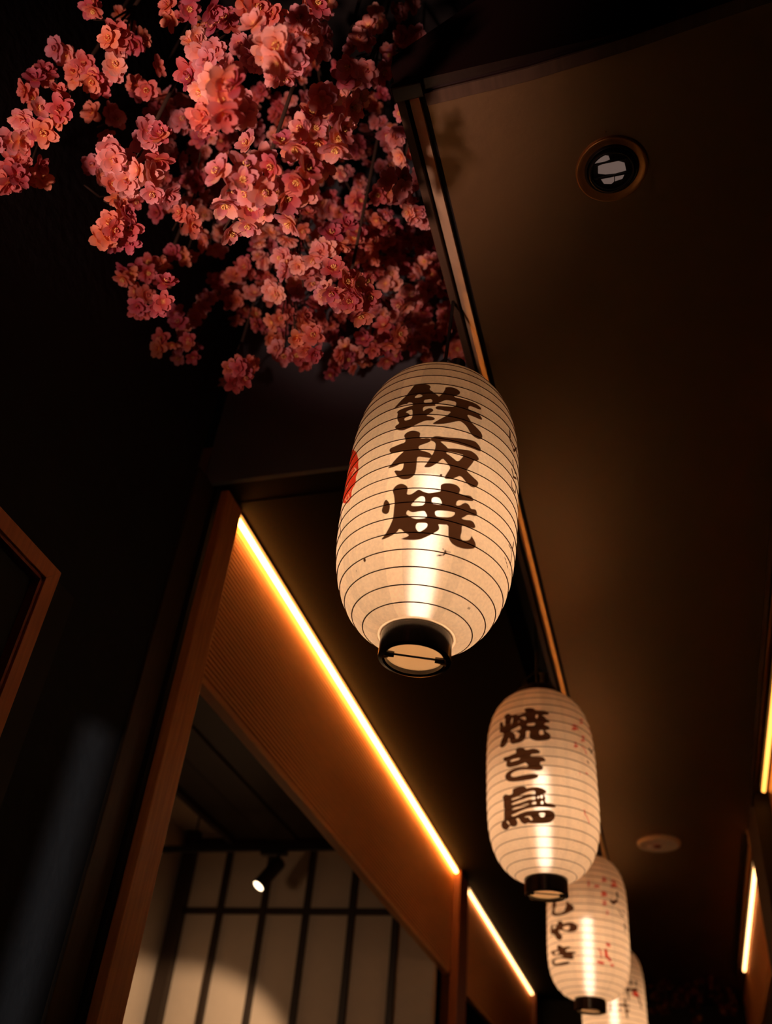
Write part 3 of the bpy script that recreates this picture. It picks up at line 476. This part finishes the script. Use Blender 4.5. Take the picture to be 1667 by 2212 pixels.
for i in range(9):
    a = i*2.4; stam.tube([(0, 0, .02), (.10*math.cos(a), .10*math.sin(a), .22), (.17*math.cos(a), .17*math.sin(a), .34)], [.018, .014, .035], 4)
STAM = stam.mesh('stamens', M['stamen'], smooth=True)
for pm in ('petal', 'petal_pale', 'petal_dark'):
    for k in range(3):
        FULL.append(petal_mesh('flower', specs('outer', rnd) + specs('inner', rnd) + (specs('core', rnd) if k else []), M[pm]))
        HEART.append(petal_mesh('flower', specs('inner', rnd) + (specs('core', rnd) if k == 1 else []), M[pm]))
        s0 = list(specs('outer', rnd)[0]); s0[6] = 0; PETAL.append([petal_mesh('petal', [tuple(s0)], M[pm])])
CL = json.loads('''[["pink blossom branch drooping lowest at far left beside the window frame",3,[-612,376,1125,-590,388,1096,-632,385,1075,-641,389,1056,-569,377,973,-602,375,951,-597,390,953,-624,385,935,-637,415,951,-640,414,906,-645,440,955,-645,412,944]],["dim blossom branch high above the left drooping branch, against the black ceiling",3,[-480,322,985,-563,350,1162,-539,401,1175,-521,374,1063,-625,430,1350,-555,385,1055]],["dusky red blossom branch with one pale flower, between the two left branches",3,[-524,427,1122,-574,472,1197,-622,486,1166,-623,471,1147,-609,543,1332,-561,531,1226,-595,529,1263]],["bright coral blossom branch left of centre with wide open flowers",4,[-480,395,872,-443,396,895,-442,410,896,-487,428,901,-453,428,861,-539,469,975,-488,433,939]],["orange tinted blossom branch hanging under the bright coral branch on the left",3,[-627,498,1049,-546,468,938,-599,543,1067,-534,480,899,-548,493,879,-538,509,909,-579,525,954]],["red blossom branch running along the top edge, highest of all",3,[-451,360,1128,-379,331,1017,-389,375,1074,-330,338,1000,-302,354,1012,-277,364,1032,-308,429,1220,-336,374,1042,-489,421,1232]],["brightest pink blossom branch facing down, with one fully open round flower",4,[-428,391,1087,-370,359,954,-379,400,1058,-395,379,967,-345,341,879,-278,301,719,-324,336,782,-320,375,842,-323,347,853]],["large flowered red pink branch just right of the brightest pink branch",4,[-257,309,818,-261,335,896,-262,360,923,-307,362,930,-273,358,885,-248,306,793,-279,376,1016,-325,477,1224]],["dim mauve blossom branch beside the upper left corner of the dark soffit",3,[-259,471,1224,-264,471,1179,-249,467,1106,-238,503,1164,-271,534,1225,-281,498,1125,-309,535,1185,-260,554,1339,-263,526,1383,-231,528,1324,-209,509,1257,-249,549,1446]],["mauve pink blossom branch in the middle, pointing down to the left",3,[-246,381,844,-240,407,877,-235,430,924,-243,396,822,-229,400,806,-256,394,816,-258,440,857,-296,446,896,-259,466,972]],["large pale pink blossom branch in the centre ending in an orange flower",3,[-313,382,743,-336,406,760,-306,395,751,-307,411,798,-331,427,766,-335,451,813,-272,397,761,-257,401,747,-311,446,831,-267,438,770,-339,519,930,-346,456,915,-382,482,850]],["shadowy red blossom branch behind the bright coral one, with an orange tip",3,[-499,551,993,-608,656,1174,-606,663,1286,-563,602,1287,-645,625,1319,-591,670,1390,-622,706,1306,-617,747,1273,-645,658,1239,-645,685,1408,-645,813,1391]],["pale blossom branch half hidden by the metal edge of the dark soffit",3,[-258,612,1210,-238,587,1206,-247,635,1209,-291,684,1290,-236,580,1037,-281,643,1138,-250,685,1220,-231,664,1108,-232,701,1131,-255,689,1179,-272,672,1146,-231,668,1149]],["rust coloured blossom branch below the half hidden pale one",3,[-386,768,1308,-351,741,1282,-331,649,1036,-352,737,1163,-339,751,1204,-329,773,1185,-364,807,1217,-318,748,1229,-316,795,1236,-327,876,1301,-300,887,1335]],["rosy blossom branch under the large pale pink one, left of the cream cluster",3,[-394,667,1018,-357,642,1003,-411,668,1040,-387,686,1016,-378,705,1081,-453,718,1054,-444,763,1122,-497,726,1204,-441,698,1159,-417,691,1164,-548,805,1269]],["single cream pink blossom cluster, brightest of those above the front lantern",5,[-294,604,868,-280,622,879,-291,625,866,-306,682,983,-327,665,933]],["small coral blossom branch at the lower left with one round open flower",3,[-645,696,1123,-645,666,1066,-639,717,1168,-524,593,885,-622,664,989,-643,697,1057,-645,654,1061,-645,698,1104]],["dark red blossom branch at the lower left, under the small coral one",3,[-645,775,1049,-623,797,1059,-645,824,1171,-645,788,1103,-645,821,1215,-645,831,1121,-645,818,1077]],["lone blossom tuft hanging lowest of all over the dark header wall",3,[-496,758,932,-537,788,964,-519,803,995,-639,931,1129]],["coral blossom branch at the bottom of the mass, with an orange flower",3,[-473,797,1084,-392,716,936,-379,723,922,-469,825,1040,-450,838,1034,-509,844,1103,-434,773,1033,-413,794,1038,-588,900,1237,-636,925,1291,-643,879,1288,-637,881,1344]],["salmon blossom branch hanging just left of the front lantern top",3,[-389,855,1040,-384,874,1076,-332,817,1015,-300,803,1012,-321,905,1114,-439,942,1130,-346,915,1108,-387,923,1109,-307,838,1060]],["dull red blossom branch right of the cream pink cluster",3,[-296,812,1112,-289,852,1172,-337,872,1236,-318,977,1276,-276,913,1236,-337,959,1247,-271,916,1288,-366,925,1212,-275,880,1279,-267,920,1345,-312,966,1287]],["dark blossom branch behind the cord of the front lantern",3,[-255,961,1228,-255,1016,1257,-247,1020,1223,-261,950,1253,-325,1020,1210,-285,975,1209,-258,1002,1199,-302,966,1185,-272,1002,1244,-254,1017,1226]],["deep shadowed blossom branch at the back, behind the coral and brightest pink ones",3,[-613,767,1411,-645,797,1324,-602,610,1510,-613,566,1400,-626,650,1710,-497,613,1433,-645,767,1469,-645,632,1479,-645,681,1383,-596,682,1572,-560,711,1495,-546,662,1488,-645,683,1281,-623,656,1390,-645,659,1249,-542,737,1482,-645,598,1563,-645,658,1286,-645,814,1432,-561,520,1454,-645,594,1311,-529,743,1425,-645,599,1363,-597,647,1391,-637,657,1580,-645,598,1402,-645,682,1593,-645,709,1303,-645,735,1340,-591,747,1428,-645,718,1372,-645,768,1403,-645,746,1249,-583,689,1480,-645,702,1389,-577,820,1387,-643,727,1516,-632,820,1510,-561,720,1435,-628,700,1394,-603,637,1456,-540,575,1416,-645,636,1449,-645,618,1270,-531,663,1443,-645,639,1317]],["deep shadowed blossom branch at the back of the middle, behind the mauve one",3,[-361,646,1461,-419,772,1523,-474,734,1623,-524,875,1463,-354,614,1461,-410,687,1515,-484,718,1559,-399,735,1581,-413,553,1440,-469,721,1459,-373,724,1428,-546,788,1489,-418,705,1619,-421,732,1568,-396,827,1629,-344,713,1528,-389,798,1545,-504,871,1539,-539,875,1575,-351,805,1495,-463,740,1366,-498,678,1489,-498,701,1451,-470,698,1391,-520,860,1479,-435,612,1652,-396,754,1392,-498,666,1502,-370,679,1427,-321,761,1511,-490,730,1526,-373,772,1580,-460,642,1485,-501,738,1425,-557,770,1533,-521,826,1457,-395,569,1481,-400,813,1445,-323,725,1473,-461,828,1523,-439,803,1384,-462,748,1616,-467,642,1561,-439,610,1515,-478,829,1404,-365,673,1564]],["deep shadowed blossom branch at the back of the lower right, above the front lantern",3,[-357,883,1442,-533,865,1334,-388,1020,1387,-534,836,1211,-368,845,1273,-339,920,1378,-447,879,1380,-499,1020,1321,-567,867,1374,-429,825,1414,-603,829,1273,-435,988,1300,-483,942,1377,-400,923,1265,-321,917,1452,-352,984,1291,-494,908,1333,-535,903,1264,-297,976,1336,-410,865,1309,-399,978,1239,-364,876,1386,-494,818,1404,-512,910,1224,-396,851,1376,-531,887,1425,-424,825,1374,-479,937,1217,-287,960,1395,-470,897,1234,-452,967,1233,-459,779,1368,-645,840,1285,-291,919,1370,-530,802,1361,-522,916,1278,-485,792,1311,-314,966,1246,-332,979,1421,-389,1020,1309,-322,889,1367,-482,838,1279,-336,1003,1266,-380,908,1319,-508,879,1292,-570,925,1316,-381,958,1258,-569,842,1236,-337,838,1277,-577,837,1378,-341,894,1425,-306,985,1317,-274,891,1365,-432,1001,1270,-452,959,1377,-453,909,1217,-316,912,1234,-255,924,1269,-413,1020,1382,-394,847,1308,-454,912,1277,-413,859,1365,-551,1017,1329,-453,816,1409,-490,921,1225,-299,935,1486,-400,836,1398,-472,836,1363,-573,813,1254,-643,899,1333,-558,861,1292,-459,970,1337,-462,994,1326,-526,795,1316,-333,990,1376,-578,948,1280,-370,967,1382,-613,872,1258]],["faint blossom branch far down the corridor, left half of the end wall",2,[13,4508,922,-22,4492,911,-56,4504,989,23,4478,958,-31,4411,898,-61,4364,866,-129,4667,921,-123,4569,1010,-88,4362,876,-51,4466,976,-14,4649,960,11,4647,943,-106,4462,925,-20,4660,1028,-80,4680,920,34,4650,981,50,4612,1016,-7,4447,927,-111,4676,979,-63,4567,983,-62,4509,914,-83,4636,1034]],["faint blossom branch far down the corridor, right half of the end wall",2,[163,4525,981,147,4665,969,182,4469,960,161,4677,1028,40,4446,921,139,4428,991,208,4427,878,125,4393,985,59,4459,850,86,4388,978,222,4672,935,181,4439,881,67,4373,942,61,4522,903,39,4647,995,192,4606,922,202,4484,925,141,4363,940,80,4392,918,52,4479,968,219,4643,969,169,4463,914]]]''')
FR = .0165*S
camv = Vector((0, 0, EYE))
def frame(d):
    q = Vector(d).to_track_quat('Z', 'Y').to_matrix().to_4x4(); return q @ Matrix.Rotation(rnd.uniform(0, 6.28), 4, 'Z')
for lab, nfl, flat in CL:
    P = [V(*(c/1000 for c in flat[i:i+3])) for i in range(0, len(flat), 3)]
    cen = sum(P, Vector())/len(P); far = lab.startswith('faint')
    away = (cen-camv); away.z = 0; away.normalize()
    top = V(0, 0, TOP).z if not far else V(0, 0, 1.0).z
    ax_ = cen + away*(.11 if not far else .05)
    if not far: ax_.y = min(ax_.y, 1.02*S); ax_.x = max(ax_.x, -.67*S)
    anc = Vector((ax_.x, ax_.y, top))
    r = root('cherry_blossom_branch', anc, lab, 'flowers', 'hanging cherry blossom branches'); r['_abs'] = 0
    near = max((p-camv).length for p in P) < 1.2*S or lab.startswith('single')
    hub = Vector((ax_.x, ax_.y, max(p.z for p in P)+.05))-anc
    tw = MB(); tw.tube([(0, 0, 0), (.01, 0, hub.z*.5), hub], [.004, .0035, .003], 6)
    for p in P:
        q = p-anc; back = away*.02
        mid = (hub+q)/2 + away*.03 + Vector((rnd.uniform(-.01, .01), 0, rnd.uniform(0, .02)))
        tw.tube([hub, mid, q+back], [.0026, .002, .0014], 5)
    tw.build('branch', M['twig'], r, smooth=True)
    for p in P:
        view = (camv-p).normalized(); pale = rnd.random() < (.85 if any(w in lab for w in ('large pale', 'brightest', 'cream', 'half hidden by')) else .5 if 'mauve' in lab or 'bright' in lab else .15)
        for i in range(nfl):
            for _ in range(20):
                d = Vector((rnd.gauss(0, 1), rnd.gauss(0, 1), rnd.gauss(0, 1))).normalized()
                if d.dot(view) > -.35: break
            d = (d*.85 + view*.6 + Vector((0, 0, -.15))).normalized()
            loc = p - anc + d*FR*.8 + Vector((rnd.uniform(-1, 1), rnd.uniform(-1, 1), rnd.uniform(-1, 1)))*FR*.6
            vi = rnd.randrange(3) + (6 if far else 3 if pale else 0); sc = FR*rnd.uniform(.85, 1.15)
            mt = Matrix.Translation(loc) @ frame(d) @ Matrix.Scale(sc, 4)
            if near:
                o = bpy.data.objects.new('flower', HEART[vi]); o.parent = r; o.matrix_local = mt; COL.objects.link(o)
                for kk in range(5):
                    c = bpy.data.objects.new('petal', PETAL[vi][0]); c.parent = o
                    c.matrix_local = Matrix.Rotation(2*math.pi*kk/5+rnd.uniform(-.12, .12), 4, 'Z') @ Matrix.Rotation(.18+rnd.uniform(-.25, .3), 4, 'X') @ Matrix.Scale(rnd.uniform(.9, 1.1), 4)
                    COL.objects.link(c)
                c = bpy.data.objects.new('stamens', STAM); c.parent = o; COL.objects.link(c)
            else:
                o = bpy.data.objects.new('flower', FULL[vi]); o.parent = r; o.matrix_local = mt; COL.objects.link(o)
                if not far and 'shadowed' not in lab and i == 0:
                    c = bpy.data.objects.new('stamens', STAM); c.parent = o; COL.objects.link(c)
for o in bpy.data.objects:
    if '_abs' in o: del o['_abs']
